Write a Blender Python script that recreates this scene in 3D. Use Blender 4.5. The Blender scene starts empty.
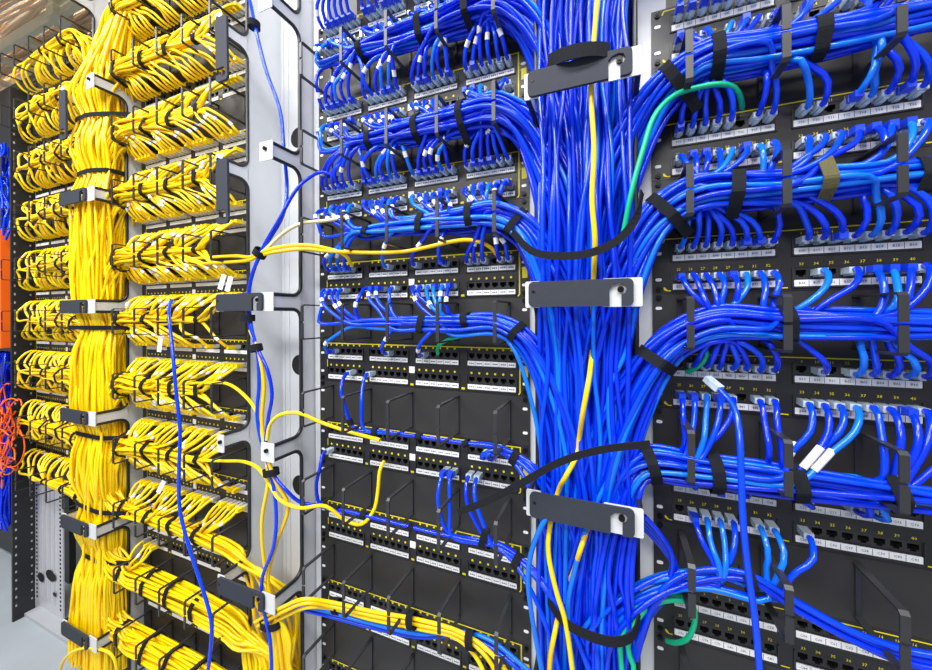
import bpy, bmesh, math, random
import numpy as np
from mathutils import Matrix, Vector
from mathutils.geometry import tessellate_polygon

random.seed(7)
rng = np.random.default_rng(11)
scene = bpy.context.scene
COL = scene.collection

# ------------------------------------------------------------------ camera
YAW, ROLL, FPX, CY = 0.38764, -0.00487, 365.0, 315.5
CAM = np.array([0.6239, -0.6454, 1.08])
FW = np.array([-math.sin(YAW), math.cos(YAW), 0.0])
R0 = np.array([math.cos(YAW), math.sin(YAW), 0.0])
U0 = np.array([0.0, 0.0, 1.0])
RT = R0 * math.cos(ROLL) + U0 * math.sin(ROLL)
UP = -R0 * math.sin(ROLL) + U0 * math.cos(ROLL)
cam = bpy.data.cameras.new('camera')
cam.sensor_fit = 'HORIZONTAL'
cam.sensor_width = 36.0
cam.lens = FPX / 932.0 * 36.0
cam.shift_y = -(335.0 - CY) / 932.0
cam.clip_start = 0.02
cam.clip_end = 50
camo = bpy.data.objects.new('camera', cam)
COL.objects.link(camo)
camo.matrix_world = Matrix((
    (RT[0], UP[0], -FW[0], CAM[0]),
    (RT[1], UP[1], -FW[1], CAM[1]),
    (RT[2], UP[2], -FW[2], CAM[2]),
    (0, 0, 0, 1)))
scene.camera = camo

# ------------------------------------------------------------------ world + light
w = bpy.data.worlds.new('room_light')
scene.world = w
w.use_nodes = True
w.node_tree.nodes['Background'].inputs[0].default_value = (0.93, 0.96, 1.0, 1)
w.node_tree.nodes['Background'].inputs[1].default_value = 0.30


def area(name, loc, target, sx, sy, power, col=(1, 1, 1)):
    l = bpy.data.lights.new(name, 'AREA')
    l.shape = 'RECTANGLE'
    l.size = sx
    l.size_y = sy
    l.energy = power
    l.color = col
    o = bpy.data.objects.new(name, l)
    COL.objects.link(o)
    o.location = loc
    d = Vector(target) - Vector(loc)
    o.rotation_euler = d.to_track_quat('-Z', 'Y').to_euler()
    return o


# two rows of fluorescent ceiling lamps above the aisle
area('ceiling_lamp', (0.9, -1.15, 2.75), (0.9, -0.75, 0.0), 1.8, 0.3, 44, (1.0, 0.98, 0.95))
area('ceiling_lamp', (-1.2, -1.15, 2.75), (-1.2, -0.75, 0.0), 1.8, 0.3, 46, (1.0, 0.98, 0.95))
area('ceiling_lamp', (-0.2, -2.6, 2.75), (-0.2, -0.5, 0.9), 3.0, 0.3, 60, (1.0, 0.98, 0.95))
area('ceiling_lamp', (-2.6, 0.6, 2.9), (-1.6, 0.4, 0.0), 1.2, 0.3, 26, (1.0, 0.97, 0.9))

scene.view_settings.view_transform = 'Standard'
scene.view_settings.look = 'None'
scene.view_settings.gamma = 1.0
scene.view_settings.use_curve_mapping = False
scene.view_settings.exposure = 0.32


# ------------------------------------------------------------------ helpers
def at(x, y, D=0.0):
    """point seen at pixel x, y that stands D metres in front of the panel plane"""
    d = FW + RT * (x - 466) / FPX - UP * (y - CY) / FPX
    t = (-D - CAM[1]) / d[1]
    return CAM + d * t


def prj(P):
    q = np.asarray(P) - CAM
    Z = q @ FW
    return np.stack([466 + FPX * (q @ RT) / Z, CY - FPX * (q @ UP) / Z], -1)


def lin(c):
    return tuple(((v / 255) / 12.92 if v / 255 <= 0.04045 else (((v / 255) + 0.055) / 1.055) ** 2.4) for v in c)


MATS = {}


def mat(name, rgb, rough=0.5, metal=0.0, noise=0.0, scale=60.0, spec=0.5, bump=0.0, trans=0.0, coat=0.0, stretch=(1, 1, 1), alpha=1.0):
    m = bpy.data.materials.new(name)
    m.use_nodes = True
    nt = m.node_tree
    b = nt.nodes['Principled BSDF']
    c = lin(rgb)
    b.inputs['Base Color'].default_value = (*c, 1)
    b.inputs['Roughness'].default_value = rough
    b.inputs['Metallic'].default_value = metal
    b.inputs['Specular IOR Level'].default_value = spec
    b.inputs['Transmission Weight'].default_value = trans
    b.inputs['Coat Weight'].default_value = coat
    if noise > 0 or bump > 0:
        tc = nt.nodes.new('ShaderNodeTexCoord')
        mp = nt.nodes.new('ShaderNodeMapping')
        mp.inputs['Scale'].default_value = stretch
        nz = nt.nodes.new('ShaderNodeTexNoise')
        nz.inputs['Scale'].default_value = scale
        nz.inputs['Detail'].default_value = 5
        nt.links.new(tc.outputs['Object'], mp.inputs['Vector'])
        nt.links.new(mp.outputs['Vector'], nz.inputs['Vector'])
        if noise > 0:
            r = nt.nodes.new('ShaderNodeMixRGB')
            r.blend_type = 'MIX'
            r.inputs[1].default_value = (*[v * (1 - noise) for v in c], 1)
            r.inputs[2].default_value = (*[min(1, v * (1 + noise)) for v in c], 1)
            nt.links.new(nz.outputs['Fac'], r.inputs[0])
            nt.links.new(r.outputs[0], b.inputs['Base Color'])
        if bump > 0:
            bp = nt.nodes.new('ShaderNodeBump')
            bp.inputs['Strength'].default_value = bump
            bp.inputs['Distance'].default_value = 0.001
            nt.links.new(nz.outputs['Fac'], bp.inputs['Height'])
            nt.links.new(bp.outputs['Normal'], b.inputs['Normal'])
    MATS[name] = m
    return m


mat('blue_deep', (0, 48, 222), 0.2, noise=0.15, scale=25, spec=0.5)
mat('blue_mid', (0, 66, 236), 0.2, noise=0.15, scale=25, spec=0.5)
mat('blue_light', (10, 112, 242), 0.2, noise=0.15, scale=25, spec=0.5)
mat('yellow_jacket', (255, 216, 0), 0.28, noise=0.06, scale=25)
mat('yellow_warm', (252, 202, 0), 0.28, noise=0.06, scale=25)
mat('green_jacket', (0, 176, 128), 0.38, noise=0.1, scale=25)
mat('orange_jacket', (255, 104, 16), 0.4, noise=0.1, scale=25)
mat('tan_jacket', (246, 218, 186), 0.5, noise=0.12, scale=25)
mat('cream_jacket', (230, 216, 170), 0.45, noise=0.08, scale=25)
mat('clear_plug', (206, 224, 246), 0.08, spec=0.7, noise=0.3, scale=220, trans=0.2)
mat('grey_plug', (206, 206, 206), 0.25, noise=0.15, scale=160)
mat('blue_boot', (10, 62, 215), 0.4, noise=0.1, scale=80)
mat('white_sleeve', (238, 238, 236), 0.5, noise=0.05, scale=200)
mat('black_panel', (32, 32, 36), 0.42, noise=0.12, scale=30, bump=0.05)
mat('black_blank', (42, 41, 41), 0.5, noise=0.15, scale=14, bump=0.08)
mat('port_black', (40, 40, 43), 0.45, noise=0.1, scale=90)
mat('cavity', (6, 6, 7), 0.7, noise=0.2, scale=90)
mat('ring_metal', (52, 53, 57), 0.38, metal=0.25, noise=0.12, scale=40)
mat('screw', (20, 20, 22), 0.35, metal=0.5, noise=0.2, scale=200)
mat('white_paint', (208, 211, 216), 0.38, noise=0.04, scale=18, stretch=(1, 1, 0.15))
mat('white_metal', (188, 190, 196), 0.42, metal=0.15, noise=0.08, scale=30, stretch=(1, 1, 0.1))
mat('strip_white', (240, 241, 244), 0.45, noise=0.03, scale=100)
mat('print_yellow', (222, 206, 18), 0.5, noise=0.08, scale=200)
mat('print_dark', (70, 72, 84), 0.6, noise=0.1, scale=200)
mat('gate_grey', (50, 54, 64), 0.7, spec=0.25, noise=0.1, scale=120, bump=0.15)
mat('trim_black', (34, 36, 42), 0.4, noise=0.1, scale=60)
mat('velcro', (28, 30, 36), 0.95, noise=0.45, scale=500, bump=0.6, spec=0.2)
mat('velcro_olive', (92, 88, 62), 0.95, noise=0.4, scale=500, bump=0.6, spec=0.2)
mat('floor_grey', (158, 166, 174), 0.35, noise=0.16, scale=6, bump=0.03)
mat('plate_grey', (164, 168, 174), 0.4, noise=0.14, scale=10)
mat('ceiling_white', (232, 230, 222), 0.8, noise=0.04, scale=6)
mat('wall_grey', (176, 172, 164), 0.8, noise=0.06, scale=4)
mat('cabinet_black', (26, 27, 31), 0.45, noise=0.15, scale=20)
mat('cream_metal', (226, 222, 196), 0.4, noise=0.06, scale=14)

MB = MATS


def link(name, me, parent=None, loc=None):
    o = bpy.data.objects.new(name, me)
    COL.objects.link(o)
    if loc is not None:
        o.location = loc
    if parent is not None:
        o.parent = parent
    return o


def tag(o, label, cat, group=None, kind=None):
    if label:
        o['label'] = label
    if cat:
        o['category'] = cat
    if group:
        o['group'] = group
    if kind:
        o['kind'] = kind
    return o


def mesh(name, V, F, m, smooth=False):
    me = bpy.data.meshes.new(name)
    me.from_pydata([tuple(map(float, v)) for v in V], [], [tuple(map(int, f)) for f in F])
    for mm in (m if isinstance(m, (list, tuple)) else [m]):
        me.materials.append(MB[mm])
    if smooth:
        me.polygons.foreach_set('use_smooth', [True] * len(me.polygons))
    me.update()
    return me


class Geo:
    """collects boxes, prisms and tubes of one part"""

    def __init__(s):
        s.V, s.F, s.M = [], [], []

    def add(s, V, F, mi=0):
        n = len(s.V)
        s.V.extend(V)
        s.F.extend([tuple(i + n for i in f) for f in F])
        s.M.extend([mi] * len(F))
        return s

    def box(s, x0, x1, y0, y1, z0, z1, mi=0):
        V = [(x, y, z) for x in (x0, x1) for y in (y0, y1) for z in (z0, z1)]
        F = [(0, 1, 3, 2), (4, 6, 7, 5), (0, 4, 5, 1), (2, 3, 7, 6), (0, 2, 6, 4), (1, 5, 7, 3)]
        return s.add(V, F, mi)

    def quad(s, x0, x1, z0, z1, y, mi=0):
        return s.add([(x0, y, z0), (x1, y, z0), (x1, y, z1), (x0, y, z1)], [(0, 1, 2, 3)], mi)

    def prism(s, pts, y0, y1, mi=0):
        """pts in x,z counter-clockwise seen from -y"""
        n = len(pts)
        V = [(x, y0, z) for x, z in pts] + [(x, y1, z) for x, z in pts]
        F = [tuple(range(n)), tuple(range(2 * n - 1, n - 1, -1))]
        F += [(i, i + n, (i + 1) % n + n, (i + 1) % n) for i in range(n)]
        return s.add(V, F, mi)

    def tube(s, P, r, k=6, mi=0):
        V, F = tube_geo(P, r, k)
        return s.add(V, F, mi)

    def build(s, name, m, smooth=False):
        me = mesh(name, s.V, s.F, m, smooth)
        if any(s.M):
            me.polygons.foreach_set('material_index', s.M)
        return me


def rrect(x0, x1, z0, z1, r, n=5):
    pts = []
    for cx, cz, a0 in ((x1 - r, z0 + r, -90), (x1 - r, z1 - r, 0), (x0 + r, z1 - r, 90), (x0 + r, z0 + r, 180)):
        for i in range(n + 1):
            a = math.radians(a0 + 90 * i / n)
            pts.append((cx + r * math.cos(a), cz + r * math.sin(a)))
    return pts


def disc(cx, cz, r, n=12):
    return [(cx + r * math.cos(2 * math.pi * i / n), cz + r * math.sin(2 * math.pi * i / n)) for i in range(n)]


def tube_arrays(P, r, k):
    P = np.asarray(P, float)
    n = len(P)
    T = np.gradient(P, axis=0)
    T /= np.linalg.norm(T, axis=1)[:, None] + 1e-12
    a = np.array([0.0, 0, 1]) if abs(T[0][2]) < 0.8 else np.array([1.0, 0, 0])
    N = np.zeros_like(P)
    v = a - T[0] * (a @ T[0])
    v /= np.linalg.norm(v)
    N[0] = v
    for i in range(1, n):
        v = v - T[i] * (v @ T[i])
        v /= np.linalg.norm(v) + 1e-12
        N[i] = v
    B = np.cross(T, N)
    ang = np.arange(k) * 2 * math.pi / k
    V = P[:, None, :] + r * (np.cos(ang)[None, :, None] * N[:, None, :] + np.sin(ang)[None, :, None] * B[:, None, :])
    V = V.reshape(-1, 3)
    i = np.arange(n - 1)[:, None] * k
    j = np.arange(k)[None, :]
    j2 = (j + 1) % k
    F = np.stack([i + j, i + j2, i + k + j2, i + k + j], -1).reshape(-1, 4)
    return V, F


def tube_geo(P, r, k=6):
    V, F = tube_arrays(P, r, k)
    n = len(V)
    F = [tuple(f) for f in F.tolist()] + [tuple(range(k - 1, -1, -1)), tuple(range(n - k, n))]
    return [tuple(v) for v in V.tolist()], F


def fast_mesh(name, V, F, m, caps=None):
    me = bpy.data.meshes.new(name)
    nv, nf = len(V), len(F)
    me.vertices.add(nv)
    me.vertices.foreach_set('co', np.ascontiguousarray(V, dtype=np.float32).ravel())
    me.loops.add(nf * 4)
    me.loops.foreach_set('vertex_index', np.ascontiguousarray(F, dtype=np.int32).ravel())
    me.polygons.add(nf)
    me.polygons.foreach_set('loop_start', np.arange(nf, dtype=np.int32) * 4)
    me.polygons.foreach_set('use_smooth', np.ones(nf, dtype=bool))
    me.materials.append(MB[m])
    me.update(calc_edges=True)
    return me


def spline(ctrl, step=0.012):
    """centripetal-ish Catmull-Rom through ctrl, even steps"""
    C = np.asarray(ctrl, float)
    C = np.vstack([2 * C[0] - C[1], C, 2 * C[-1] - C[-2]])
    d = np.linalg.norm(np.diff(C, axis=0), axis=1) ** 0.5 + 1e-6
    t = np.concatenate([[0], np.cumsum(d)])
    out = []
    for i in range(1, len(C) - 2):
        n = 10
        tt = np.linspace(t[i], t[i + 1], n, endpoint=False)[:, None]
        p0, p1, p2, p3 = C[i - 1], C[i], C[i + 1], C[i + 2]
        t0, t1, t2, t3 = t[i - 1], t[i], t[i + 1], t[i + 2]
        A1 = (t1 - tt) / (t1 - t0) * p0 + (tt - t0) / (t1 - t0) * p1
        A2 = (t2 - tt) / (t2 - t1) * p1 + (tt - t1) / (t2 - t1) * p2
        A3 = (t3 - tt) / (t3 - t2) * p2 + (tt - t2) / (t3 - t2) * p3
        B1 = (t2 - tt) / (t2 - t0) * A1 + (tt - t0) / (t2 - t0) * A2
        B2 = (t3 - tt) / (t3 - t1) * A2 + (tt - t1) / (t3 - t1) * A3
        out.append((t2 - tt) / (t2 - t1) * B1 + (tt - t1) / (t2 - t1) * B2)
    out.append(C[-2][None])
    P = np.vstack(out)
    L = np.concatenate([[0], np.cumsum(np.linalg.norm(np.diff(P, axis=0), axis=1))])
    n = max(4, int(L[-1] / step))
    s = np.linspace(0, L[-1], n)
    return np.stack([np.interp(s, L, P[:, k]) for k in range(3)], -1)


# ------------------------------------------------------------------ the setting
Z0, PITCH = 0.985, 0.1778           # lower edge of the first label strip of panel level 0, module pitch


def lvl(j):
    return Z0 - PITCH * j


def struct(name, me, label=None):
    o = link(name, me)
    o['kind'] = 'structure'
    if label:
        o['label'] = label
    return o


fl = Geo().box(-6, 4, -4, 3.5, -0.05, 0.0).build('floor', 'floor_grey')
struct('floor', fl, 'pale grey polished server room floor')
struct('wall_back', Geo().box(-6, 4, 2.6, 2.7, 0, 3.2).build('wall_back', 'wall_grey'), 'grey wall behind the racks')
struct('ceiling', Geo().box(-6, 4, 0.1, 3.5, 3.15, 3.25).build('ceiling', 'ceiling_white'), 'pale ceiling above the racks')

# racks: left edge of the 19 inch panels
W19 = 0.4826
RX = {'R': 0.679, 'M': 0.0, 'Y': -0.686, 'O': -1.368}
MAN = {'blue': (0.502, 0.655), 'mid': (-0.190, -0.022), 'yellow': (-0.868, -0.692)}
RNAME = {'R': 'right rack', 'M': 'middle rack', 'Y': 'yellow-cabled rack', 'O': 'far left rack'}

# upright posts of the racks (white), seen as slim strips beside the panels
PZ0, PZ1 = 0.0, 2.2
for key, spans in (('R', ((0.659, 0.700), (1.141, 1.180))), ('M', ((-0.018, 0.020), (0.462, 0.499))),
                   ('Y', ((-0.689, -0.666), (-0.224, -0.198))), ('O', ((-0.905, -0.871),))):
    e = bpy.data.objects.new('rack_frame', None)
    COL.objects.link(e)
    e.location = (RX[key] + W19 / 2, 0, 0)
    tag(e, {'R': 'white steel rack frame holding the right-hand patch panels',
            'M': 'white steel rack frame between the blue trunk and the white cable channel',
            'Y': 'white steel rack frame behind the fanned yellow cables',
            'O': 'white steel rack frame at far left beside the black upright'}[key], 'rack')
    for a, b in spans:
        g = Geo()
        g.box(a, b, 0.004, 0.007, PZ0, PZ1)
        g.box(a, a + 0.003, 0.007, 0.11, PZ0, PZ1)
        g.box(b - 0.003, b, 0.007, 0.11, PZ0, PZ1)
        me = g.build('upright', 'white_paint')
        o = link('upright', me, e)
        o.location = -e.location
    if key == 'O':
        # wide white cover plate of the far left rack, seen below its last row
        g = Geo().box(-1.385, -1.185, 0.008, 0.012, 0.0, 0.80)
        for q in range(4):
            g.box(-1.34 + q * 0.032, -1.334 + q * 0.032, 0.005, 0.008, 0.05, 0.80)
        o = link('cover_plate', g.build('cover_plate', 'white_metal'), e)
        o.location = -e.location
        g = Geo()
        for q in range(50):
            g.box(-1.378, -1.370, 0.0068, 0.0082, 0.04 + q * 0.0148, 0.046 + q * 0.0148)
            g.box(-1.205, -1.197, 0.0068, 0.0082, 0.04 + q * 0.0148, 0.046 + q * 0.0148)
        o = link('square_holes', g.build('square_holes', 'cavity'), e)
        o.location = -e.location
        for xx, zz, ry, rz in ((-1.335, 0.125, 0.024, 0.017), (-1.262, 0.15, 0.036, 0.02), (-1.235, 0.09, 0.012, 0.008)):
            pts = [(xx + ry * math.cos(t), 0.0045, zz + rz * math.sin(t)) for t in np.arange(16) * math.pi / 8]
            o = link('plate_slot', mesh('plate_slot', pts, [tuple(range(16))], 'cavity'), e)
            o.location = -e.location
        g = Geo().box(-1.40, -0.88, -0.03, 0.55, 0.0, 0.012)
        o = link('base_plate', g.build('base_plate', 'plate_grey'), e)
        o.location = -e.location


# ------------------------------------------------------------------ text
def text_mesh(items, name, m):
    """items: (string, x, z, size, rot) -> one flat mesh in the x,z plane facing -y"""
    V, F = [], []
    cache = {}
    for s, x, z, size, rot in items:
        if s not in cache:
            cu = bpy.data.curves.new('t', 'FONT')
            cu.body = s
            cu.align_x = 'CENTER'
            cu.align_y = 'CENTER'
            cu.resolution_u = 1
            cu.size = 1.0
            ob = bpy.data.objects.new('t', cu)
            me = ob.to_mesh()
            cache[s] = ([tuple(v.co) for v in me.vertices], [tuple(p.vertices) for p in me.polygons])
            ob.to_mesh_clear()
            bpy.data.objects.remove(ob)
            bpy.data.curves.remove(cu)
        vv, ff = cache[s]
        n = len(V)
        c, sn = math.cos(rot), math.sin(rot)
        V.extend([(x + size * (p[0] * c - p[1] * sn), 0.0, z + size * (p[0] * sn + p[1] * c)) for p in vv])
        F.extend([tuple(i + n for i in f) for f in ff])
    return mesh(name, V, F, m)


# ------------------------------------------------------------------ patch panels (local origin: left edge, first strip's lower edge)
TOP, BOT, ROW = 0.0385, -0.0504, 0.04445


def port_mesh(wc, hc, name):
    """a jack cell with a stepped socket, face at y=0, socket 11 mm deep"""
    h = [(-0.0056, -0.0024), (-0.0030, -0.0024), (-0.0030, -0.0050), (0.0030, -0.0050), (0.0030, -0.0024), (0.0056, -0.0024),
         (0.0056, 0.0046), (-0.0056, 0.0046)]
    o = [(-wc / 2, -0.0024), (-wc / 2, -hc / 2), (-0.003, -hc / 2), (0.003, -hc / 2), (wc / 2, -hc / 2), (wc / 2, -0.0024), (wc / 2, hc / 2), (-wc / 2, hc / 2)]
    V = [(x, 0, z) for x, z in o] + [(x, 0, z) for x, z in h] + [(x, 0.011, z) for x, z in h]
    F = [(0, 1, 2, 10, 9, 8), (2, 3, 11, 10), (3, 4, 5, 13, 12, 11), (5, 6, 14, 13), (6, 7, 15, 14), (7, 0, 8, 15)]
    F = [(0, 1, 2, 10, 9, 8), (2, 3, 11, 10), (3, 4, 5, 13, 12, 11), (5, 6, 14, 13), (6, 7, 15, 14), (7, 0, 8, 15)]
    M = [0] * len(F)
    for i in range(8):
        F.append((8 + i, 8 + (i + 1) % 8, 16 + (i + 1) % 8, 16 + i))
        M.append(1)
    F.append(tuple(range(16, 24)))
    M.append(1)
    me = mesh(name, V, F, ['port_black', 'cavity'])
    me.polygons.foreach_set('material_index', M)
    return me


def panel_kit(kind):
    if kind == 'R':
        groups = [(0.0280 + 0.1485 * g, 0.0280 + 0.1485 * g + 0.1272) for g in range(3)]
        n = 8
    else:
        groups = [(0.0253 + 0.1128 * g, 0.0253 + 0.1128 * g + 0.0936) for g in range(4)]
        n = 6
    K = {'groups': groups, 'n': n}
    ph = 0.0155                     # height of the jack row
    zs = [0.0105, -ROW + 0.0105]    # bottoms of the jack rows
    sh = 0.0088
    K['pz'] = [z + ph / 2 for z in zs]
    K['px'] = [a + (b - a) * (i + 0.5) / n for a, b in groups for i in range(n)]
    # faceplate with a window for each jack row
    xs = sorted({0.0, W19} | {v for g in groups for v in g})
    zz = sorted({TOP, BOT} | {z for b in zs for z in (b, b + ph)})
    g = Geo()
    for i in range(len(xs) - 1):
        for k in range(len(zz) - 1):
            win = any(abs(xs[i] - a) < 1e-6 for a, b in groups) and any(abs(zz[k] - b) < 1e-6 for b in zs)
            if not win:
                g.box(xs[i], xs[i + 1], 0.0, 0.003, zz[k], zz[k + 1])
    g.box(0.003, W19 - 0.003, 0.003, 0.012, TOP - 0.003, TOP)
    g.box(0.003, W19 - 0.003, 0.003, 0.012, BOT, BOT + 0.003)
    g.box(0.018, W19 - 0.018, 0.0135, 0.016, BOT, TOP)
    K['plate'] = g.build('faceplate', 'black_panel')
    K['port'] = port_mesh((groups[0][1] - groups[0][0]) / n, ph, 'port')
    L = groups[0][1] - groups[0][0]
    # white label strip with dividers
    g = Geo().prism(rrect(0, L, 0, sh, 0.0006, 2), -0.0014, 0.0)
    K['strip'] = g.build('label_strip', 'strip_white')
    g = Geo()
    for i in range(1, n):
        g.quad(L * i / n - 0.0003, L * i / n + 0.0003, 0.0004, sh - 0.0004, -0.0016)
    if kind != 'R':
        for i in range(n):
            for q in range(3):
                x = L * (i + 0.2 + 0.23 * q) / n
                g.quad(x, x + 0.0026, 0.0034, 0.0054, -0.0016)
    K['divider'] = g.build('strip_print', 'print_dark')
    # black bezel rails around each strip
    g = Geo()
    g.box(-0.0025, L + 0.0025, -0.002, 0.0, -0.0022, -0.0004)
    g.box(-0.0025, -0.0008, -0.002, 0.0, -0.0022, sh + 0.0175)
    g.box(L + 0.0008, L + 0.0025, -0.002, 0.0, -0.0022, sh + 0.0175)
    K['bezel'] = g.build('bezel', 'port_black')
    # yellow print: frame line and ticks
    g = Geo()
    t = 0.0016 if kind == 'R' else 0.0022
    y = -0.0006
    zt = TOP - 0.0035 if kind == 'R' else TOP - 0.0030
    x0, x1 = (0.017, W19 - 0.010) if kind == 'R' else (0.0215, W19 - 0.0165)
    g.quad(x0, x1, zt - t, zt, y)
    if kind == 'R':
        g.add([(x0, y, zt), (x0 - 0.003, y, zt - 0.006), (x0 - 0.0012, y, zt - 0.0065), (x0 + 0.0012, y, zt - t)], [(0, 1, 2, 3)])
        zb = BOT + 0.0035
        g.quad(0.0265 + 0.1272 + 0.006, 0.0265 + 0.1272 + 0.016, zb, zb + t, y)
        g.quad(0.0265 + 0.2757 + 0.006, 0.0265 + 0.2757 + 0.016, zb, zb + t, y)
        g.add([(0.015, y, zb + 0.006), (0.016, y, zb + 0.002), (0.021, y, zb), (0.026, y, zb), (0.026, y, zb + t), (0.021, y, zb + t), (0.017, y, zb + 0.0065)],
              [(0, 1, 2, 5, 6), (2, 3, 4, 5)])
    else:
        g.quad(x1 - t, x1, BOT + 0.006, zt - t, y)
        g.add([(x1 - t, y, BOT + 0.006), (x1 - t - 0.003, y, BOT + 0.002), (x1 - 0.002, y, BOT + 0.002), (x1, y, BOT + 0.006)], [(0, 1, 2, 3)])
        g.quad(x0, x0 + 0.0016, BOT + 0.012, zt - t, y)
        for px in K['px']:
            g.prism(disc(px, zt - t - 0.0022, 0.0022, 8), y - 0.0002, y)
            g.prism(disc(px, K['pz'][1] + 0.0125, 0.0023, 8), y - 0.0002, y)
        for a, b in groups[:3]:
            g.quad(b + 0.006, b + 0.013, BOT + 0.004, BOT + 0.008, y)
        g.quad(W19 - 0.0125, W19 - 0.003, -0.016, 0.004, y)
    K['yellow'] = g.build('yellow_print', 'print_yellow')
    if kind == 'R':
        it = []
        for i, px in enumerate(K['px']):
            it.append((str(i + 1), px, K['pz'][0] + 0.0103, 0.0052, 0))
            it.append((str(i + 25), px, K['pz'][1] + 0.0125, 0.0056, 0))
        K['numbers'] = text_mesh(it, 'port_numbers', 'print_yellow')
    else:
        K['numbers'] = text_mesh([('Cat.5e', x1 + 0.0022 - t, 0.006, 0.0075, -math.pi / 2)], 'side_lettering', 'print_yellow')
    # square tag between the middle groups
    K['tag'] = Geo().box(0, 0.013, -0.0012, 0, 0, 0.013).build('tag', 'strip_white')
    # joined jacks for panels too small to show them singly
    g = Geo()
    for px in K['px']:
        for pz in K['pz']:
            vs = [(v.co.x + px, v.co.y + 0.001, v.co.z + pz) for v in K['port'].vertices]
            n0 = len(g.V)
            g.V.extend(vs)
            for p in K['port'].polygons:
                g.F.append(tuple(i + n0 for i in p.vertices))
                g.M.append(p.material_index)
    K['ports'] = g.build('port_rows', ['port_black', 'cavity'])
    return K


KIT = {'R': panel_kit('R'), 'M': panel_kit('M')}
SLOT = Geo().prism(rrect(-0.0045, 0.0045, -0.0024, 0.0024, 0.0023, 4), -0.0008, 0.0).build('mounting_slot', 'strip_white')
g = Geo().prism(disc(0, 0, 0.0042, 10), -0.003, 0.0)
g.prism(disc(0, 0, 0.0022, 6), -0.0042, -0.003)
SCREW = g.build('screw', 'screw')


def ring_mesh(wd):
    g = Geo()
    D, h, t = 0.088, 0.036, 0.0026
    g.box(-wd * 0.3, wd * 0.3, -0.003, 0.0, -h, h)
    for s in (1, -1):
        # arm with a bent corner and a front tab
        prof = [(0.0, h - t), (0.0, h), (-D + 0.004, h), (-D, h - 0.004), (-D, 0.002), (-D + t, 0.002), (-D + t, h - 0.005), (-D + 0.005, h - t)]
        V = [(x, y, s * z) for x in (-wd / 2, wd / 2) for y, z in prof]
        n = len(prof)
        F = [tuple(range(n)) if s > 0 else tuple(range(n - 1, -1, -1)), tuple(range(2 * n - 1, n - 1, -1)) if s > 0 else tuple(range(n, 2 * n))]
        for i in range(n):
            q = (i, i + n, (i + 1) % n + n, (i + 1) % n)
            F.append(q if s > 0 else q[::-1])
        g.add(V, F)
    return g.build('ring', 'ring_metal')


RING = {'R': ring_mesh(0.0088), 'M': ring_mesh(0.0062), 'Y': ring_mesh(0.006), 'O': ring_mesh(0.006)}
MTOP, MBOT = BOT - 0.0006, BOT - 0.0889 + 0.0004
g = Geo().box(0, W19, 0.0, 0.003, MBOT, MTOP)
g.box(0.002, W19 - 0.002, 0.003, 0.016, MTOP - 0.002, MTOP)
g.box(0.002, W19 - 0.002, 0.003, 0.016, MBOT, MBOT + 0.002)
BLANK = g.build('backplate', 'black_blank')

ORD = ['first', 'second', 'third', 'fourth', 'fifth', 'sixth', 'seventh', 'eighth', 'ninth', 'tenth', 'eleventh']
SPANS = {'R': (-3, 2), 'M': (-4, 4), 'Y': (-6, 4), 'O': (-6, 2)}


def ordn(rack, j):
    return ORD[j - SPANS[rack][0]]


RTEXT = {-3: ('S', 1, 26), -2: ('T', 1, 26), -1: ('B', 1, 26), 0: ('B', 51, 76), 1: ('C', 1, 26), 2: ('C', 51, 76)}


def hardware(e, n_ears=(0.0125, -0.0285), rack='M', zscrew=(0.030, -0.043)):
    for x in (0.0085, W19 - 0.0085):
        for z in n_ears:
            link('mounting_slot', SLOT, e, (x, -0.0001, z))
        for z in zscrew:
            link('screw', SCREW, e, (x, 0.0, z))


def make_panel(rack, j):
    kind = 'R' if rack == 'R' else 'M'
    K = KIT[kind]
    e = bpy.data.objects.new('patch_bay', None)
    COL.objects.link(e)
    e.location = (RX[rack], 0, lvl(j))
    look = {'R': 'black patch panel with yellow port numbers', 'M': 'black 48-port patch panel with yellow dots',
            'Y': 'black patch panel full of yellow cables', 'O': 'black patch panel behind looped yellow cables'}[rack]
    tag(e, '%s, %s from top of %s' % (look, ordn(rack, j), RNAME[rack]), 'patch panel', 'patch panels of the ' + RNAME[rack])
    link('faceplate', K['plate'], e)
    link('yellow_print', K['yellow'], e)
    if rack in 'RM':
        for r in (0, 1):
            for px in K['px']:
                link('port', K['port'], e, (px, 0.001, K['pz'][r]))
        hardware(e)
    else:
        o = link('port_rows', K['ports'], e)
        o['kind'] = 'stuff'
    for r in (0, 1):
        for gi, (a, b) in enumerate(K['groups']):
            s = link('label_strip', K['strip'], e, (a, 0, -ROW * r))
            if rack in 'RM':
                link('strip_print', K['divider'], s)
                link('bezel', K['bezel'], e, (a, 0, -ROW * r))
            if rack == 'R':
                L = b - a
                let, n1, n2 = RTEXT[j]
                base = (n1, n2)[r] + 8 * gi
                it = [('%s%02d' % (let, base + i), L * (i + 0.52) / 8, 0.0044, 0.0046, 0) for i in range(8)]
                link('printed_code', text_mesh(it, 'printed_code', 'print_dark'), s, (0, -0.0017, 0))
    if rack == 'M':
        link('tag', K['tag'], e, (K['groups'][1][1] + 0.0035, 0, -0.021))
        link('side_lettering', K['numbers'], e, (0, -0.0009, 0))
    if rack == 'R':
        link('port_numbers', K['numbers'], e, (0, -0.0007, 0))
    if rack in 'YO':
        link('tag', K['tag'], e, (K['groups'][1][1] + 0.003, 0, -0.021))
    return e


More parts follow.
